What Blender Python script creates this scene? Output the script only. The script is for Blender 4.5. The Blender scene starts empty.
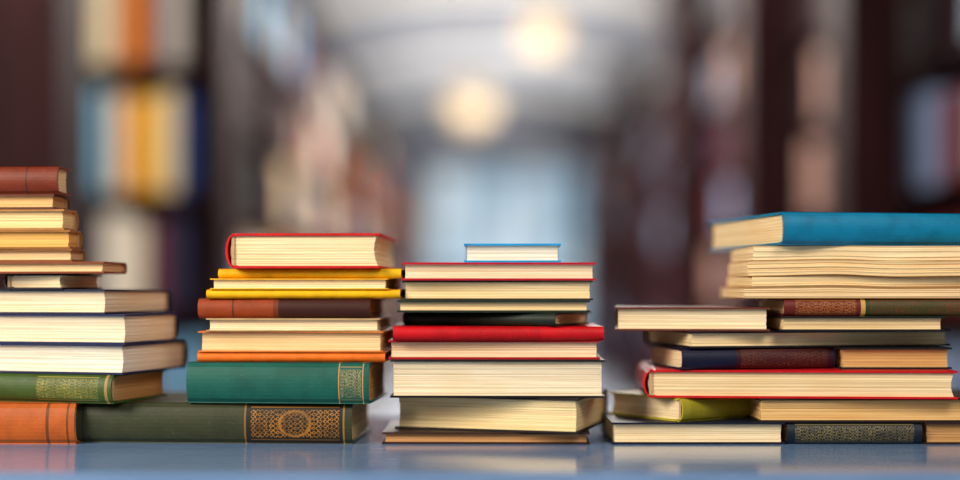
import bpy, math, random
from mathutils import Vector
random.seed(7)
scene = bpy.context.scene
scene.view_settings.view_transform = 'Standard'

TZ = 0.75            # table top height
CAMZ = TZ + 0.17
F = 1350.0
D0 = 1.5             # camera to book plane

# ------------------------------------------------------------ materials
def s2l(c):
    return tuple((x/12.92 if x <= 0.04045 else ((x+0.055)/1.055)**2.4) for x in c)
def rgb(r, g, b):
    return s2l((r/255, g/255, b/255)) + (1.0,)

class NT:
    def __init__(self, name):
        self.m = bpy.data.materials.new(name); self.m.use_nodes = True
        self.t = self.m.node_tree; self.b = self.t.nodes['Principled BSDF']
    def n(self, typ, **kw):
        nd = self.t.nodes.new(typ)
        for k, v in kw.items(): setattr(nd, k, v)
        return nd
    def l(self, a, b): self.t.links.new(a, b)
    def math(self, op, a, b=None):
        nd = self.n('ShaderNodeMath', operation=op)
        for i, x in enumerate((a, b)):
            if x is None: continue
            if isinstance(x, (int, float)): nd.inputs[i].default_value = x
            else: self.l(x, nd.inputs[i])
        return nd.outputs[0]
    def mix(self, fac, a, b, mode='MIX'):
        nd = self.n('ShaderNodeMixRGB', blend_type=mode)
        for i, x in enumerate((fac, a, b)):
            if isinstance(x, (int, float)): nd.inputs[i].default_value = x
            elif isinstance(x, tuple): nd.inputs[i].default_value = x
            else: self.l(x, nd.inputs[i])
        return nd.outputs[0]
    def noise(self, vec, scale=(1, 1, 1), s=1.0, detail=3.0):
        mp = self.n('ShaderNodeMapping'); mp.inputs['Scale'].default_value = scale
        self.l(vec, mp.inputs['Vector'])
        nz = self.n('ShaderNodeTexNoise'); nz.inputs['Scale'].default_value = s
        nz.inputs['Detail'].default_value = detail
        self.l(mp.outputs[0], nz.inputs['Vector'])
        return nz.outputs['Fac']
    def ramp(self, fac, a, b):
        r = self.n('ShaderNodeMapRange'); r.inputs[1].default_value = a; r.inputs[2].default_value = b
        self.l(fac, r.inputs[0]); return r.outputs[0]
    def bump(self, h, strength, dist):
        bp = self.n('ShaderNodeBump'); bp.inputs['Strength'].default_value = strength
        bp.inputs['Distance'].default_value = dist
        self.l(h, bp.inputs['Height']); self.l(bp.outputs[0], self.b.inputs['Normal'])

_pc = {}
def page_mat(col):
    if col in _pc: return _pc[col]
    k = NT('paper_pages'); tc = k.n('ShaderNodeTexCoord').outputs['Object']
    fine = k.noise(tc, (7, 7, 900), 1.0, 2)
    med = k.noise(tc, (3, 3, 260), 1.0, 3)
    blot = k.noise(tc, (16, 16, 40), 1.0, 3)
    mx = .28 if col[2] > 135 else .03
    c = rgb(*[v*(1-mx)+w*mx for v, w in zip(col, (255, 244, 222))])
    dk = tuple(x*f for x, f in zip(c[:3], (0.60, 0.47, 0.33))) + (1,)
    f = k.math('MULTIPLY', k.ramp(fine, 0.56, 0.34), 0.48)
    g = k.math('MULTIPLY', k.ramp(med, 0.54, 0.34), 0.40)
    a = k.mix(f, c, dk)
    a = k.mix(g, a, dk)
    a = k.mix(k.math('MULTIPLY', k.ramp(blot, 0.42, 0.72), 0.42), a, (c[0]*.84, c[1]*.72, c[2]*.55, 1))
    k.l(a, k.b.inputs['Base Color'])
    k.b.inputs['Roughness'].default_value = 0.85
    k.b.inputs['Specular IOR Level'].default_value = 0.2
    k.bump(fine, 0.25, 0.0005)
    _pc[col] = k.m
    return k.m

def cover_mat(col, H, T, bands=(), rough=0.5, worn=0.25):
    k = NT('cover_cloth')
    tc = k.n('ShaderNodeTexCoord'); obj = tc.outputs['Object']
    uv = tc.outputs['UV']
    sp = k.n('ShaderNodeSeparateXYZ'); k.l(uv, sp.inputs[0])
    u, v = sp.outputs[0], sp.outputs[1]
    c = rgb(*col)
    big = k.noise(obj, (1, 1, 1), 45, 5)
    grain = k.noise(obj, (1, 1, 1), 900, 2)
    scuff = k.noise(obj, (1, 1, 2.5), 160, 6)
    lt = tuple(min(1, x*1.3+0.006) for x in c[:3])+(1,)
    sc = tuple(min(1, x*1.25+0.05) for x in c[:3])+(1,)
    dk = tuple(x*0.74 for x in c[:3])+(1,)
    a = k.mix(k.ramp(big, 0.3, 0.6), dk, c)
    a = k.mix(k.math('MULTIPLY', k.ramp(grain, 0.5, 0.75), worn), a, lt)
    a = k.mix(k.math('MULTIPLY', k.ramp(scuff, 0.6, 0.78), worn), a, sc)
    for (u0, u1, bc, kind) in bands:
        m = k.math('MULTIPLY', k.math('GREATER_THAN', u, u0*H), k.math('LESS_THAN', u, u1*H))
        if kind != 'solid':
            m0 = m
            m = k.math('MULTIPLY', m, k.math('MULTIPLY', k.math('GREATER_THAN', v, T*0.16), k.math('LESS_THAN', v, T*0.84)))
            # stamped fretwork: interlaced lattice with distortion
            dn = k.math('MULTIPLY', k.math('SUBTRACT', k.noise(uv, (1, 1, 1), 260, 2), .5), 3.0 if kind == 'fret' else 6.0)
            fq = 620.0 if kind == 'fret' else 900.0
            s1 = k.math('SINE', k.math('ADD', k.math('MULTIPLY', k.math('ADD', u, v), fq), dn))
            s2 = k.math('SINE', k.math('ADD', k.math('MULTIPLY', k.math('SUBTRACT', u, v), fq), dn))
            s3 = k.math('SINE', k.math('MULTIPLY', u, fq*.5))
            ab = k.math('ABSOLUTE', k.math('ADD', k.math('MULTIPLY', s1, s2), k.math('MULTIPLY', s3, .35)))
            p = k.ramp(ab, .38, .18)
            if kind == 'fret':
                # central medallion
                du = k.math('DIVIDE', k.math('SUBTRACT', u, (u0+u1)/2*H), T*.42)
                dv = k.math('DIVIDE', k.math('SUBTRACT', v, T/2), T*.34)
                r = k.math('SQRT', k.math('ADD', k.math('MULTIPLY', du, du), k.math('MULTIPLY', dv, dv)))
                ring = k.ramp(k.math('ABSOLUTE', k.math('SUBTRACT', r, .9)), .12, .05)
                inside = k.math('LESS_THAN', r, .78)
                p = k.math('MAXIMUM', k.math('MULTIPLY', p, k.math('SUBTRACT', 1.0, k.math('MULTIPLY', inside, .35))), k.math('MULTIPLY', ring, .8))
            m = k.math('MULTIPLY', m, p)
            m = k.math('MULTIPLY', m, k.math('MULTIPLY', k.ramp(big, 0.2, 0.55), .85))
            fr = k.math('MULTIPLY', m0, k.math('MAXIMUM', k.math('COMPARE', v, T*.1), k.math('COMPARE', v, T*.9)))
            for nd in k.t.nodes:
                if nd.type == 'MATH' and nd.operation == 'COMPARE': nd.inputs[2].default_value = .0005
            m = k.math('MAXIMUM', m, k.math('MULTIPLY', fr, .6))
        a = k.mix(m, a, rgb(*bc))
    k.l(a, k.b.inputs['Base Color'])
    k.b.inputs['Roughness'].default_value = rough
    k.b.inputs['Specular IOR Level'].default_value = 0.3
    k.bump(grain, 0.25, 0.0004)
    return k.m

def simple_mat(name, col, rough=0.6, var=0.3, scale=(1, 1, 1), s=6.0, spec=0.5):
    k = NT(name); tc = k.n('ShaderNodeTexCoord').outputs['Object']
    nz = k.noise(tc, scale, s, 5)
    c = rgb(*col); dk = tuple(x*(1-var) for x in c[:3])+(1,)
    k.l(k.mix(k.ramp(nz, 0.3, 0.7), dk, c), k.b.inputs['Base Color'])
    k.b.inputs['Roughness'].default_value = rough
    k.b.inputs['Specular IOR Level'].default_value = spec
    return k.m

# ------------------------------------------------------------ mesh helper
class MB:
    def __init__(self): self.v = []; self.f = []; self.mi = []; self.uv = []
    def quad(self, ids, mi, uvs=None):
        self.f.append(ids); self.mi.append(mi); self.uv.append(uvs or [(0, 0)]*len(ids))
    def box(self, lo, hi, mi=0):
        b = len(self.v)
        for x in (lo[0], hi[0]):
            for y in (lo[1], hi[1]):
                for z in (lo[2], hi[2]): self.v.append((x, y, z))
        for q in ((0, 1, 3, 2), (4, 6, 7, 5), (0, 4, 5, 1), (2, 3, 7, 6), (0, 2, 6, 4), (1, 5, 7, 3)):
            self.quad([b+i for i in q], mi)
    def obj(self, name, mats, loc=(0, 0, 0), smooth_mi=(), parent=None):
        me = bpy.data.meshes.new(name); me.from_pydata(self.v, [], self.f)
        for m in mats: me.materials.append(m)
        uvl = me.uv_layers.new(name='UVMap')
        li = 0
        for pi, p in enumerate(me.polygons):
            p.material_index = self.mi[pi]
            p.use_smooth = self.mi[pi] in smooth_mi
            for j in range(len(self.f[pi])):
                uvl.data[li].uv = self.uv[pi][j]; li += 1
        import bmesh
        bm = bmesh.new(); bm.from_mesh(me); bmesh.ops.recalc_face_normals(bm, faces=bm.faces[:]); bm.to_mesh(me); bm.free()
        o = bpy.data.objects.new(name, me); scene.collection.objects.link(o); o.location = loc
        if parent: o.parent = parent
        return o

# ------------------------------------------------------------ books
def solve(px, x0, d0, dx, dy):
    k = (px-480)/F
    return (k*d0-x0)/(dx-k*dy)

def book(xl, xc, xr, a, z0, T, spine, ccol, pcol, y0=0.0, bands=(), c=0.0022, soft=False,
         rough=0.5, worn=0.3, name='hardcover_book', wave=(0, 0)):
    """xc : near vertical corner; left face runs back-left at angle a, right face is perpendicular."""
    d0 = D0+y0; x0 = (xc-480)/F*d0; ar = math.radians(a)
    e1 = (-math.cos(ar), math.sin(ar)); e2 = (math.sin(ar), math.cos(ar))
    A = xl if 0 < xl < 2 else solve(xl, x0, d0, *e1)
    B = xr if 0 < xr < 2 else solve(xr, x0, d0, *e2)
    T -= 0.0002
    if spine in ('L', 'LB'): H, W = A, B
    else: H, W = B, A
    def tr(p, q):
        if spine == 'L':    s, t = A-p, q
        elif spine == 'LB': s, t = A-p, B-q
        elif spine == 'R':  s, t = q, p
        else:               s, t = A-q, p
        return (e1[0]*s+e2[0]*t, e1[1]*s+e2[1]*t)
    def wz(x, y, z):
        if wave == (0, 0): return z
        X = x0+x
        dip = .5-.5*math.cos(X*30+1.2+y*6)
        dip = dip*.8+.2*(.5-.5*math.cos(X*63))
        return z-(wave[0]+(wave[1]-wave[0])*z/T)*dip
    mb = MB()
    ov = 0.0035
    if soft: c = 0.0007; ov = 0.0003
    bl = 0.0006 if soft else min(0.005, T*0.16)
    outer = [(W, 0), (W*0.66, 0), (W*0.33, 0), (0.0115, 0), (0.0095, 0.0 if soft else 0.0009), (0.0075, 0), (0.004, 0)]
    n = 10
    for i in range(n+1):
        t = i/n
        outer.append((0.0045 - (bl+0.0025)*math.sin(math.pi*t)**(0.55), T*(0.02+0.96*t)))
    outer += [(0.004, T), (0.0075, T), (0.0095, T if soft else T-0.0009), (0.0115, T), (W*0.33, T), (W*0.66, T), (W, T)]
    inner = []
    m = len(outer)
    for i, (q, z) in enumerate(outer):
        if i < 7: inner.append((q, c+(z if z > 0 else 0)))
        elif i >= m-7: inner.append((q, z-c))
        else: inner.append((q+c*0.9, min(max(z, c), T-c)))
    S = 32 if wave != (0, 0) else 1
    ids = {}
    for pi in range(S+1):
        p = H*pi/S
        for i in range(m):
            for w, (q, z) in enumerate((outer[i], inner[i])):
                x, y = tr(p, q)
                ids[(pi, i, w)] = len(mb.v); mb.v.append((x, y, wz(x, y, z)))
    for i in range(m-1):
        for w in (0, 1):
            P = (outer, inner)[w]
            for s in range(S):
                ua, ub = H*s/S, H*(s+1)/S
                mb.quad([ids[(s, i, w)], ids[(s+1, i, w)], ids[(s+1, i+1, w)], ids[(s, i+1, w)]], 0,
                        [(ua, P[i][1]), (ub, P[i][1]), (ub, P[i+1][1]), (ua, P[i+1][1])])
        for pi in (0, S):
            mb.quad([ids[(pi, i, 0)], ids[(pi, i+1, 0)], ids[(pi, i+1, 1)], ids[(pi, i, 1)]], 0, [(-1, 0)]*4)
    for i in (0, m-1):
        for s in range(S):
            mb.quad([ids[(s, i, 0)], ids[(s+1, i, 0)], ids[(s+1, i, 1)], ids[(s, i, 1)]], 0, [(-1, 0)]*4)
    # text block : stacked leaves with tiny irregularities
    N = max(5, int((T-2*c)/0.0011)); conc = 0.0 if soft else min(0.0035, T*0.1)
    prev = None
    skew = random.uniform(-0.0014, 0.0014)
    for i in range(N+1):
        t = i/N; z = c*0.98+(T-1.96*c)*t
        j = [random.gauss(0, 0.0002 if not soft else .0006) for _ in range(4)]
        qe = W-ov-conc*math.sin(math.pi*t)+skew*(t-0.5)+j[0]
        qs = 0.0062-(bl)*math.sin(math.pi*t)*0.8
        pa, pb = ov+j[1], H-ov+j[2]
        pts = [(pa+(pb-pa)*s/S, qs) for s in range(S+1)] + [(pb+(pa-pb)*s/S, qe) for s in range(S+1)]
        ring = []
        for (p, q) in pts:
            x, y = tr(p, q); ring.append(len(mb.v)); mb.v.append((x, y, wz(x, y, z)))
        if prev:
            L_ = len(ring)
            for a_ in range(L_):
                b_ = (a_+1) % L_
                mb.quad([prev[a_], prev[b_], ring[b_], ring[a_]], 1)
        else: mb.quad(ring, 1)
        prev = ring
    mb.quad(prev, 1)
    if not soft:
        for p0, p1 in ((ov-0.0018, ov+0.0004), (H-ov-0.0004, H-ov+0.0018)):
            b = len(mb.v)
            for p in (p0, p1):
                for q in (0.0035, 0.0068):
                    for z in (c+0.0004, T-c-0.0004):
                        x, y = tr(p, q); mb.v.append((x, y, z))
            for qd in ((0, 1, 3, 2), (4, 6, 7, 5), (0, 4, 5, 1), (2, 3, 7, 6), (0, 2, 6, 4), (1, 5, 7, 3)):
                mb.quad([b+i for i in qd], 2)
    mats = [cover_mat(ccol, H, T, bands, rough, worn), page_mat(pcol), page_mat((200, 170, 130))]
    return mb.obj('paperback_book' if soft else name, mats, (x0, y0, z0))

PX = 1/900.0
def stack(base, items):
    z = TZ+0.0002+(444-base)*PX; yb = base
    for it in items:
        it = dict(it); yt = it.pop('yt'); T = (yb-yt)*PX
        book(z0=z, T=T, **it)
        z += T; yb = yt

CR = (252, 230, 184); WH = (250, 242, 226); TAN = (238, 198, 138); DTAN = (200, 152, 96); CRY = (254, 226, 162)
GOLD = (206, 156, 78)
NAVY = (14, 20, 42); BLK = (12, 10, 12)

# --- left pile (rests on brown book and the big olive book)
book(-130, 75, .15, 0, TZ+.0002, 41*PX, 'L', (188, 92, 30), TAN, bands=[(.86, .875, (110, 60, 25), 'solid'), (.96, .97, (110, 60, 25), 'solid')], worn=.5)
book(77, 352, .17, 3, TZ+.0002, 41*PX, 'L', (54, 58, 36), TAN,
     bands=[(.62, .965, (40, 36, 24), 'solid'), (.635, .955, (190, 126, 50), 'fret'), (.612, .618, (140, 100, 50), 'solid'),
            (.968, .974, (150, 115, 60), 'solid'), (.02, .026, (30, 34, 24), 'solid')], worn=.6)
stack(403, [
    dict(xl=-70, xc=112, xr=168, a=15, yt=374, spine='L', ccol=(62, 86, 34), pcol=DTAN, y0=-.01,
         bands=[(.60, .93, (176, 156, 76), 'fine'), (.965, .98, (160, 130, 70), 'solid')], worn=.5),
    dict(xl=-90, xc=123, xr=187, a=15, yt=344, spine='LB', ccol=(18, 32, 74), pcol=WH, y0=-.01),
    dict(xl=-80, xc=125, xr=178, a=14, yt=314, spine='LB', ccol=(18, 34, 84), pcol=(252, 236, 206), y0=-.005),
    dict(xl=-90, xc=105, xr=170, a=14, yt=289, spine='LB', ccol=(16, 28, 64), pcol=(250, 230, 196), y0=0),
    dict(xl=4, xc=62, xr=103, a=14, yt=273, spine='RB', ccol=(28, 26, 34), pcol=CR, y0=.01),
    dict(xl=-90, xc=104, xr=127, a=5, yt=261, spine='LB', ccol=(134, 64, 26), pcol=TAN, y0=0),
    dict(xl=-100, xc=72, xr=86, a=4, yt=248, spine='LB', ccol=(140, 86, 38), pcol=TAN, y0=.01),
    dict(xl=-100, xc=70, xr=82, a=3, yt=229, spine='LB', ccol=(160, 104, 42), pcol=(240, 186, 104), y0=.01),
    dict(xl=-100, xc=64, xr=78, a=4, yt=208, spine='LB', ccol=(180, 124, 64), pcol=(250, 212, 140), y0=.01),
    dict(xl=-100, xc=54, xr=70, a=4, yt=193, spine='LB', ccol=(100, 46, 20), pcol=(236, 190, 128), y0=.01),
    dict(xl=-100, xc=58, xr=71, a=4, yt=165, spine='L', ccol=(116, 42, 16), pcol=TAN, y0=.005,
         bands=[(.55, .56, (70, 30, 20), 'solid'), (.80, .81, (70, 30, 20), 'solid')], worn=.6),
])
# --- second pile
stack(403, [
    dict(xl=187, xc=369, xr=388, a=5, yt=362, spine='L', ccol=(20, 92, 80), pcol=DTAN, y0=-.012,
         bands=[(.835, .84, GOLD, 'solid'), (.845, .96, (190, 160, 95), 'fine'), (.965, .97, GOLD, 'solid')], worn=.45),
    dict(xl=197, xc=385, xr=.145, a=2, yt=352, spine='L', ccol=(246, 118, 30), pcol=CR, c=.0016),
    dict(xl=198, xc=383, xr=.14, a=2, yt=331, spine='LB', ccol=(224, 124, 50), pcol=(246, 204, 138), c=.0016),
    dict(xl=206, xc=380, xr=.135, a=1, yt=318, spine='LB', ccol=(204, 172, 120), pcol=(252, 228, 184), c=.0014),
    dict(xl=198, xc=370, xr=386, a=4, yt=298, spine='L', ccol=(150, 62, 24), pcol=DTAN,
         bands=[(.47, 1.0, (58, 22, 14), 'solid'), (.20, .21, (90, 40, 20), 'solid'), (.44, .47, (110, 48, 22), 'solid')], worn=.6),
    dict(xl=206, xc=400, xr=.14, a=2, yt=289, spine='L', ccol=(255, 190, 0), pcol=CR, c=.0014),
    dict(xl=210, xc=388, xr=.135, a=2, yt=278, spine='LB', ccol=(250, 188, 20), pcol=(254, 234, 178), c=.0012),
    dict(xl=218, xc=401, xr=.14, a=4, yt=268, spine='L', ccol=(255, 194, 0), pcol=CR, c=.0014),
    dict(xl=228, xc=380, xr=398, a=2, yt=233, spine='RB', ccol=(208, 4, 16), pcol=(255, 230, 174), y0=-.01, c=.0026),
])
# --- third pile
stack(444, [
    dict(xl=382, xc=590, xr=.15, a=1, yt=432, spine='LB', ccol=(58, 34, 24), pcol=(200, 150, 100)),
    dict(xl=395, xc=578, xr=607, a=17, yt=397, spine='LB', ccol=(26, 18, 16), pcol=CRY, y0=-.02),
    dict(xl=390, xc=605, xr=.15, a=1, yt=359, spine='LB', ccol=BLK, pcol=(252, 236, 202), y0=-.01),
    dict(xl=388, xc=600, xr=.145, a=1, yt=340, spine='LB', ccol=(176, 16, 24), pcol=(252, 216, 176)),
    dict(xl=393, xc=604, xr=.145, a=-1, yt=326, spine='L', ccol=(204, 6, 20), pcol=CR, y0=-.005,
         bands=[(.30, .70, (150, 8, 18), 'fine')], worn=.4),
    dict(xl=403, xc=555, xr=590, a=21, yt=312, spine='L', ccol=(24, 38, 28), pcol=TAN, y0=-.01),
    dict(xl=397, xc=590, xr=.14, a=0, yt=300, spine='LB', ccol=(30, 48, 34), pcol=(246, 212, 152)),
    dict(xl=402, xc=593, xr=.14, a=1, yt=280, spine='LB', ccol=(50, 46, 26), pcol=(252, 222, 160)),
    dict(xl=402, xc=596, xr=.14, a=-1, yt=262, spine='LB', ccol=(192, 12, 40), pcol=(248, 224, 186)),
    dict(xl=464, xc=561, xr=.10, a=1, yt=243, spine='LB', ccol=(20, 160, 228), pcol=(252, 246, 230), c=.0022),
])
# --- right pile
def bk(yb, yt, **k): book(z0=TZ+.0002+(444-yb)*PX, T=(yb-yt)*PX, **k)
bk(444, 422, xl=612, xc=785, xr=.14, a=0, spine='LB', ccol=NAVY, pcol=CR)
bk(444, 422, xl=.14, xc=787, xr=922, a=90, spine='R', ccol=(12, 30, 46), pcol=TAN, bands=[(.06, .94, (150, 132, 76), 'fine')])
bk(444, 422, xl=.14, xc=925, xr=1100, a=90, spine='RB', ccol=(50, 26, 20), pcol=DTAN)
bk(422, 398, xl=608, xc=682, xr=756, a=55, spine='R', ccol=(184, 172, 48), pcol=CR, bands=[(.1, .9, (140, 128, 30), 'fine')])
bk(422, 398, xl=.15, xc=759, xr=1020, a=90, spine='RB', ccol=(36, 26, 22), pcol=(240, 196, 130))
bk(398, 370, xl=.17, xc=646, xr=958, a=94, spine='L', ccol=(208, 6, 16), pcol=(252, 222, 164), y0=.01)
bk(370, 348, xl=648, xc=682, xr=835, a=80, spine='R', ccol=(16, 18, 48), pcol=CR, bands=[(.35, .98, (54, 8, 22), 'solid'), (.38, .95, (120, 66, 46), 'fine')])
bk(370, 348, xl=.12, xc=841, xr=952, a=90, spine='RB', ccol=(26, 22, 24), pcol=(226, 178, 114), y0=.02)
bk(348, 331, xl=645, xc=690, xr=950, a=79, spine='RB', ccol=(24, 22, 26), pcol=(250, 222, 164))
bk(331, 307, xl=615, xc=770, xr=.12, a=6, spine='LB', ccol=(100, 44, 26), pcol=(252, 230, 184))
bk(331, 316, xl=.13, xc=781, xr=945, a=90, spine='RB', ccol=(22, 22, 26), pcol=(246, 210, 148))
bk(316, 298, xl=.15, xc=784, xr=1010, a=90, spine='R', ccol=(104, 28, 20), pcol=TAN,
   bands=[(.36, 1, (46, 62, 24), 'solid'), (.34, .36, GOLD, 'solid'), (.05, .32, (180, 118, 52), 'fine'), (.38, .95, (140, 50, 30), 'fine')])
lv = [0, .0020, .0030, .0024, .0006]
for i, (yb, yt, xc, aa, pc, lx) in enumerate(((298, 286, 744, 90, (246, 212, 156), .150), (286, 274, 752, 89, (254, 224, 164), .142),
                                              (274, 259, 748, 92, (250, 216, 156), .145), (259, 245, 753, 91, (254, 228, 176), .148))):
    bk(yb, yt, xl=lx, xc=xc, xr=990+(xc % 7)*4, a=aa, spine='RB', ccol=(196, 148, 88), pcol=pc, soft=True, wave=(lv[i], lv[i+1]))
bk(245, 212, xl=709, xc=783, xr=1060, a=80, spine='R', ccol=(4, 126, 168), pcol=(252, 224, 170), y0=-.02, c=.0028, rough=.4)

# ------------------------------------------------------------ table
mtab = NT('white_laminate'); tc = mtab.n('ShaderNodeTexCoord').outputs['Object']
nz = mtab.noise(tc, (1, 6, 1), 8, 4)
mtab.l(mtab.mix(nz, rgb(90, 124, 170), rgb(130, 160, 200)), mtab.b.inputs['Base Color'])
mtab.b.inputs['Roughness'].default_value = 0.13
dark_wood = simple_mat('mahogany', (42, 12, 15), .6, .5, (1, 1, .15), 14, spec=.12)
mb = MB()
yf = -0.235
mb.box((-1.5, yf, TZ-.028), (1.5, .33, TZ), 0)
mb.box((-1.42, yf+.05, TZ-.10), (1.42, .28, TZ-.028), 1)
for x in (-1.42, 1.35):
    for y in (yf+.05, .21): mb.box((x, y, 0), (x+.07, y+.07, TZ-.10), 1)
mb.obj('library_table', [mtab.m, dark_wood])

# ------------------------------------------------------------ room
YB, YE = -2.6, 18.5
XL, XR = -2.2, 2.6
tile = NT('stone_floor'); tc = tile.n('ShaderNodeTexCoord').outputs['Object']
br = tile.n('ShaderNodeTexBrick'); br.inputs['Scale'].default_value = 1.2; br.offset = 0
br.inputs['Color1'].default_value = rgb(206, 216, 228); br.inputs['Color2'].default_value = rgb(192, 204, 218)
br.inputs['Mortar'].default_value = rgb(130, 132, 138); br.inputs['Mortar Size'].default_value = .008
tile.l(tc, br.inputs['Vector']); tile.l(br.outputs['Color'], tile.b.inputs['Base Color'])
tile.b.inputs['Roughness'].default_value = .25
mb = MB(); mb.box((XL, YB, -.1), (XR, YE, 0)); mb.obj('floor', [tile.m])
plaster = simple_mat('wall_plaster', (120, 98, 90), .8, .2)
plaster_l = simple_mat('vault_plaster', (158, 162, 172), .8, .1)
rib_m = simple_mat('white_rib', (244, 240, 232), .6, .05)
mb = MB(); mb.box((XL-.1, YB, 0), (XL, YE, 2.9)); mb.obj('wall_left', [plaster])
mb = MB(); mb.box((XR, YB, 0), (XR+.1, YE, 2.9)); mb.obj('wall_right', [plaster])
def arc(r_off, n=28):
    cx, hw, zs, rise = (XL+XR)/2, (XR-XL)/2, 2.9, .95
    return [(cx-(hw-r_off)*math.cos(math.pi*i/n), zs+(rise-r_off)*math.sin(math.pi*i/n)) for i in range(n+1)]
mb = MB()
def sweep(mb, inner, outer_, y0, y1, mi):
    n = len(inner); b = len(mb.v)
    for y in (y0, y1):
        for P in (inner, outer_):
            for (x, z) in P: mb.v.append((x, y, z))
    for i in range(n-1):
        I0, O0, I1, O1 = b+i, b+n+i, b+2*n+i, b+3*n+i
        mb.quad([I0, I0+1, I1+1, I1], mi); mb.quad([O0, O1, O1+1, O0+1], mi)
        mb.quad([I0, O0, O0+1, I0+1], mi); mb.quad([I1, I1+1, O1+1, O1], mi)
sweep(mb, arc(0), arc(-.08), YB, YE, 0)
y = 1.0
while y < YE:
    sweep(mb, arc(.14), arc(.0), y, y+.35, 1); y += 3.3
mb.obj('ceiling', [plaster_l, rib_m])
# end wall with tall glazed opening
wx0, wx1, wz1 = -.75, 1.75, 2.75
mb = MB()
mb.box((XL, YE, 0), (wx0, YE+.15, 3.9)); mb.box((wx1, YE, 0), (XR, YE+.15, 3.9)); mb.box((wx0, YE, wz1), (wx1, YE+.15, 3.9))
mb.obj('wall_back', [plaster_l])
glow = NT('daylit_glass')
glow.b.inputs['Base Color'].default_value = rgb(120, 150, 170)
tcg = glow.n('ShaderNodeTexCoord').outputs['Object']
gm = glow.mix(glow.ramp(glow.noise(tcg, (1, 1, .6), 1.3, 2), .35, .65), rgb(124, 164, 188), rgb(218, 230, 236))
glow.l(gm, glow.b.inputs['Emission Color']); glow.b.inputs['Emission Strength'].default_value = .95
mb = MB(); mb.box((wx0, YE+.05, 0), (wx1, YE+.07, wz1), 0)
for i in range(5):
    x = wx0+(wx1-wx0)*i/4; mb.box((x-.03, YE-.01, 0), (x+.03, YE+.05, wz1), 1)
for z in (.0, 1.05, 2.1, wz1-.06): mb.box((wx0, YE-.01, z), (wx1, YE+.05, z+.06), 1)
mb.obj('window_1', [glow.m, simple_mat('window_frame', (120, 130, 140), .5, .1)])
# dark hanging sign over the aisle near the end
mb = MB(); mb.box((.55, 14.0, 2.72), (1.55, 14.3, 3.02), 0)
mb.box((.65, 14.13, 3.02), (.68, 14.17, 3.75), 0); mb.box((1.42, 14.13, 3.02), (1.45, 14.17, 3.72), 0)
mb.obj('hanging_sign', [simple_mat('sign_dark', (26, 30, 40), .6, .2)])

# ------------------------------------------------------------ bookcases
shelf_book = NT('shelved_cloth')
at = shelf_book.n('ShaderNodeAttribute', attribute_name='Col')
nz = shelf_book.noise(shelf_book.n('ShaderNodeTexCoord').outputs['Object'], (1, 1, 1), 60, 3)
shelf_book.l(shelf_book.mix(shelf_book.math('MULTIPLY', nz, .25), at.outputs['Color'], (0.02, .02, .02, 1)), shelf_book.b.inputs['Base Color'])
shelf_book.b.inputs['Roughness'].default_value = .6
shelf_book.b.inputs['Specular IOR Level'].default_value = .2
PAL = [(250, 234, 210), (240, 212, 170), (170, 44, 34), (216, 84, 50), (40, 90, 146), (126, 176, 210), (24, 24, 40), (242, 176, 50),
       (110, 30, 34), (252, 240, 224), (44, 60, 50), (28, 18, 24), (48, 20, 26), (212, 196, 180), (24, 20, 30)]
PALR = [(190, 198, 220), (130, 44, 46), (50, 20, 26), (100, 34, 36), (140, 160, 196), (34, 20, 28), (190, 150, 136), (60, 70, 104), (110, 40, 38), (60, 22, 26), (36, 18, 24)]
def bookcase(origin, rot, width, height, shelves, pal, rows=None, depth=.32):
    """front faces local -Y; local x 0..width"""
    mb = MB(); t = .035
    mb.box((0, 0, 0), (t, depth, height)); mb.box((width-t, 0, 0), (width, depth, height))
    mb.box((t, depth-.02, 0), (width-t, depth, height)); mb.box((-.01, -.02, height), (width+.01, depth, height+.06))
    mb.box((t, .01, 0), (width-t, depth, .1))
    for z in shelves: mb.box((t, .005, z-.03), (width-t, depth-.02, z))
    o = mb.obj('bookcase', [dark_wood], origin); o.rotation_euler = (0, 0, rot)
    bb = MB(); cols = []
    zs = list(shelves)+[height]
    for i in range(len(shelves)):
        z = zs[i]; hmax = zs[i+1]-z-.05; x = t+.005
        plan = (rows or {}).get(i); pi = 0; run = 0; rc = pal[0]; rh = .8; rw = .04
        while True:
            if run <= 0:      # sets of matching volumes
                run = random.randint(3, 8); rc = random.choice(pal); rh = random.uniform(.7, .95); rw = random.uniform(.025, .05)
            run -= 1
            w = rw*random.uniform(.8, 1.15); h = hmax*rh*random.uniform(.96, 1.03); col = rc
            if plan:
                if pi < len(plan): w, col = plan[pi]; h = hmax*random.uniform(.86, .95); pi += 1
                else: break
            if x+w > width-t: break
            if col is not None:
                y = random.uniform(.015, .035); b = len(bb.v); d = .19
                pts = [(x+.001, y+.006), (x+w*.3, y), (x+w*.7, y), (x+w-.001, y+.006), (x+w-.001, y+d), (x+.001, y+d)]
                for zz in (z, z+h):
                    for (px_, py_) in pts: bb.v.append((px_, py_, zz))
                for q in range(6):
                    r = (q+1) % 6; bb.quad([b+q, b+r, b+6+r, b+6+q], 0); cols.append(col)
                bb.quad([b+5-q for q in range(6)], 0); cols.append(col)
                bb.quad([b+6+q for q in range(6)], 0); cols.append(col)
            x += w
            if not plan and random.random() < .06: x += random.uniform(.04, .16)
    s = bb.obj('shelved_books', [shelf_book.m], (0, 0, 0), parent=o)
    ca = s.data.color_attributes.new('Col', 'FLOAT_COLOR', 'CORNER'); li = 0
    for p, c in zip(s.data.polygons, cols):
        for _ in range(p.loop_total): ca.data[li].color = rgb(*c); li += 1
    return o

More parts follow.
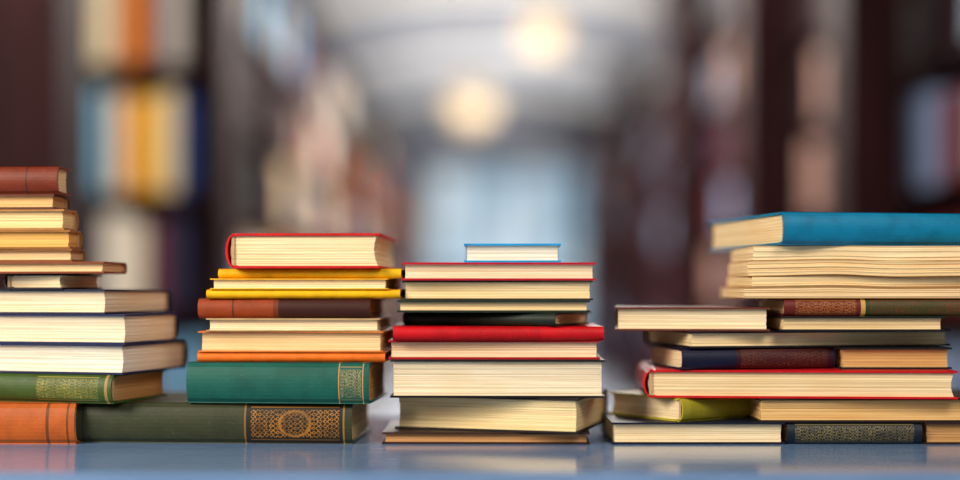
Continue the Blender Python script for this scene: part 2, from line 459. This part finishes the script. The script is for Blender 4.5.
# end-on case on the left, facing the reader
plan1 = [(.10, (60, 20, 26)), (.06, (90, 30, 36)), (.08, (170, 50, 42)), (.07, (176, 210, 232)), (.02, (30, 60, 90)), (.07, (50, 142, 204)), (.05, (130, 196, 230)), (.015, (40, 40, 50)), (.05, (248, 232, 204)), (.05, (244, 150, 46)), (.07, (252, 192, 36)), (.06, (246, 226, 180)), (.06, (30, 60, 120))]
plan2 = [(.14, None), (.07, (220, 80, 70)), (.08, (246, 176, 166)), (.04, (60, 30, 40)), (.08, (250, 214, 130)), (.07, (248, 232, 200)), (.03, (50, 30, 40)), (.08, (244, 140, 50)), (.06, (80, 40, 56)), (.06, (210, 200, 190))]
plan0 = [(.10, None), (.10, (40, 18, 22)), (.10, (160, 58, 36)), (.08, (200, 96, 56)), (.06, (40, 36, 50)), (.08, (248, 238, 222)), (.07, (244, 230, 208)), (.06, (110, 46, 50)), (.08, (50, 46, 76))]
bookcase((-1.75, 3.0, 0), 0, .90, 2.45, [.10, .48, .86, 1.25, 1.68, 2.10], PAL, {2: plan0, 3: plan1, 4: plan2})
SH = [.10, .48, .86, 1.24, 1.62, 2.0]
yy = 3.45
while yy < 17:
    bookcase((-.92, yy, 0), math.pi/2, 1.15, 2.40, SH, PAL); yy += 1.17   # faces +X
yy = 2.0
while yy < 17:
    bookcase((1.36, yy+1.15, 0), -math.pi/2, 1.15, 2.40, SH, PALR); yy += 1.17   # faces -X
def column(x0, x1, y0, y1, h):
    mb = MB()
    mb.box((x0, y0, 0), (x1, y1, h)); mb.box((x0-.03, y0-.03, 0), (x1+.0, y1+.03, .18)); mb.box((x0-.03, y0-.03, h), (x1, y1+.03, h+.12))
    mb.box((x0+.05, y0-.012, .3), (x1-.05, y0, h-.2))
    mb.obj('wood_pilaster', [dark_wood])
for d in (4.2, 5.8, 8.0, 11.0, 14.5): column(1.13, 1.33, d-1.5, d-1.5+.25, 2.65)
column(-1.26, -1.04, 1.85, 2.10, 2.65)

# ------------------------------------------------------------ pendant globes
gl = NT('opal_glass'); gl.b.inputs['Base Color'].default_value = rgb(190, 170, 140)
gl.b.inputs['Emission Color'].default_value = rgb(255, 218, 166); gl.b.inputs['Emission Strength'].default_value = .55
brass = simple_mat('brass', (120, 96, 60), .35, .2)
def pendant(x, y, z, r, ztop):
    mb = MB(); ns, nr = 28, 16; rings = []
    for i in range(nr+1):
        th = math.pi*i/nr; rr = max(.0001, r*math.sin(th)); ring = []
        for j in range(ns):
            ph = 2*math.pi*j/ns; ring.append(len(mb.v)); mb.v.append((rr*math.cos(ph), rr*math.sin(ph), r*math.cos(th)))
        if rings:
            for j in range(ns): mb.quad([rings[-1][j], ring[j], ring[(j+1) % ns], rings[-1][(j+1) % ns]], 0)
        rings.append(ring)
    for (r0, z0_, z1_) in ((.008, r*.95, ztop-z), (.05, r*.93, r*1.12), (.07, ztop-z-.04, ztop-z)):
        b = len(mb.v)
        for zz in (z0_, z1_):
            for j in range(16): mb.v.append((r0*math.cos(j*math.pi/8), r0*math.sin(j*math.pi/8), zz))
        for j in range(16): mb.quad([b+j, b+(j+1) % 16, b+16+(j+1) % 16, b+16+j], 1)
        mb.quad([b+j for j in range(16)], 1); mb.quad([b+31-j for j in range(16)], 1)
    mb.obj('pendant_lamp', [gl.m, brass], (x, y, z), smooth_mi=(0,))
pendant(.47, 8.5, 2.84, .16, 3.83)
pendant(-.10, 12.5, 2.84, .24, 3.82)

# ------------------------------------------------------------ lights
def area(name, loc, target, sx, sy, e, col):
    L = bpy.data.lights.new(name, 'AREA'); L.shape = 'RECTANGLE'; L.size = sx; L.size_y = sy; L.energy = e; L.color = col
    o = bpy.data.objects.new(name, L); scene.collection.objects.link(o); o.location = loc
    o.rotation_euler = (Vector(target)-Vector(loc)).to_track_quat('-Z', 'Y').to_euler()
area('soft_key_fill', (-1.8, -1.4, 1.9), (0, 0, .9), .9, 1.1, 68, (1, .90, .75))  # unseen soft key added for the books; no window modelled there
area('front_fill', (.9, -1.9, 2.5), (.2, 0, .9), 1.0, 1.0, 30, (1, .91, .79))  # added fill above and behind the camera, no fixture
area('shelf_fill', (-1.0, 1.0, 2.75), (-1.3, 3.0, 1.5), .8, .4, 66, (1, .93, .84))  # fill added out of view to brighten the end-on case
area('aisle_fill', (.2, 5.5, 2.85), (.2, 5.5, 0), 1.0, 4, 230, (1, .91, .82))  # added fill that brightens the aisle, no fixture behind it
area('aisle_fill', (.2, 12, 2.85), (.2, 12, 0), 1.0, 6, 210, (1, .95, .90))  # second added aisle fill, further back
area('vault_fill', (.2, 8, 2.55), (.2, 8, 5), 1.6, 7, 125, (1, .95, .89))  # added fill aimed up to brighten the vault, no fixture
area('vault_fill', (.2, 15, 2.55), (.2, 15, 5), 1.6, 5, 80, (1, .96, .92))  # second added vault fill, towards the end wall
w = bpy.data.worlds.new('World'); scene.world = w; w.use_nodes = True
w.node_tree.nodes['Background'].inputs[0].default_value = (.86, .90, 1, 1)
w.node_tree.nodes['Background'].inputs[1].default_value = .28

# ------------------------------------------------------------ camera
cam = bpy.data.cameras.new('Camera'); co = bpy.data.objects.new('Camera', cam); scene.collection.objects.link(co)
co.location = (0, -D0, CAMZ); co.rotation_euler = (math.pi/2, 0, 0)
cam.sensor_width = 36; cam.lens = F*36/960; cam.shift_y = 51.5/960
cam.dof.use_dof = True; cam.dof.focus_distance = 1.50; cam.dof.aperture_fstop = .7
cam.clip_start = .05
scene.camera = co
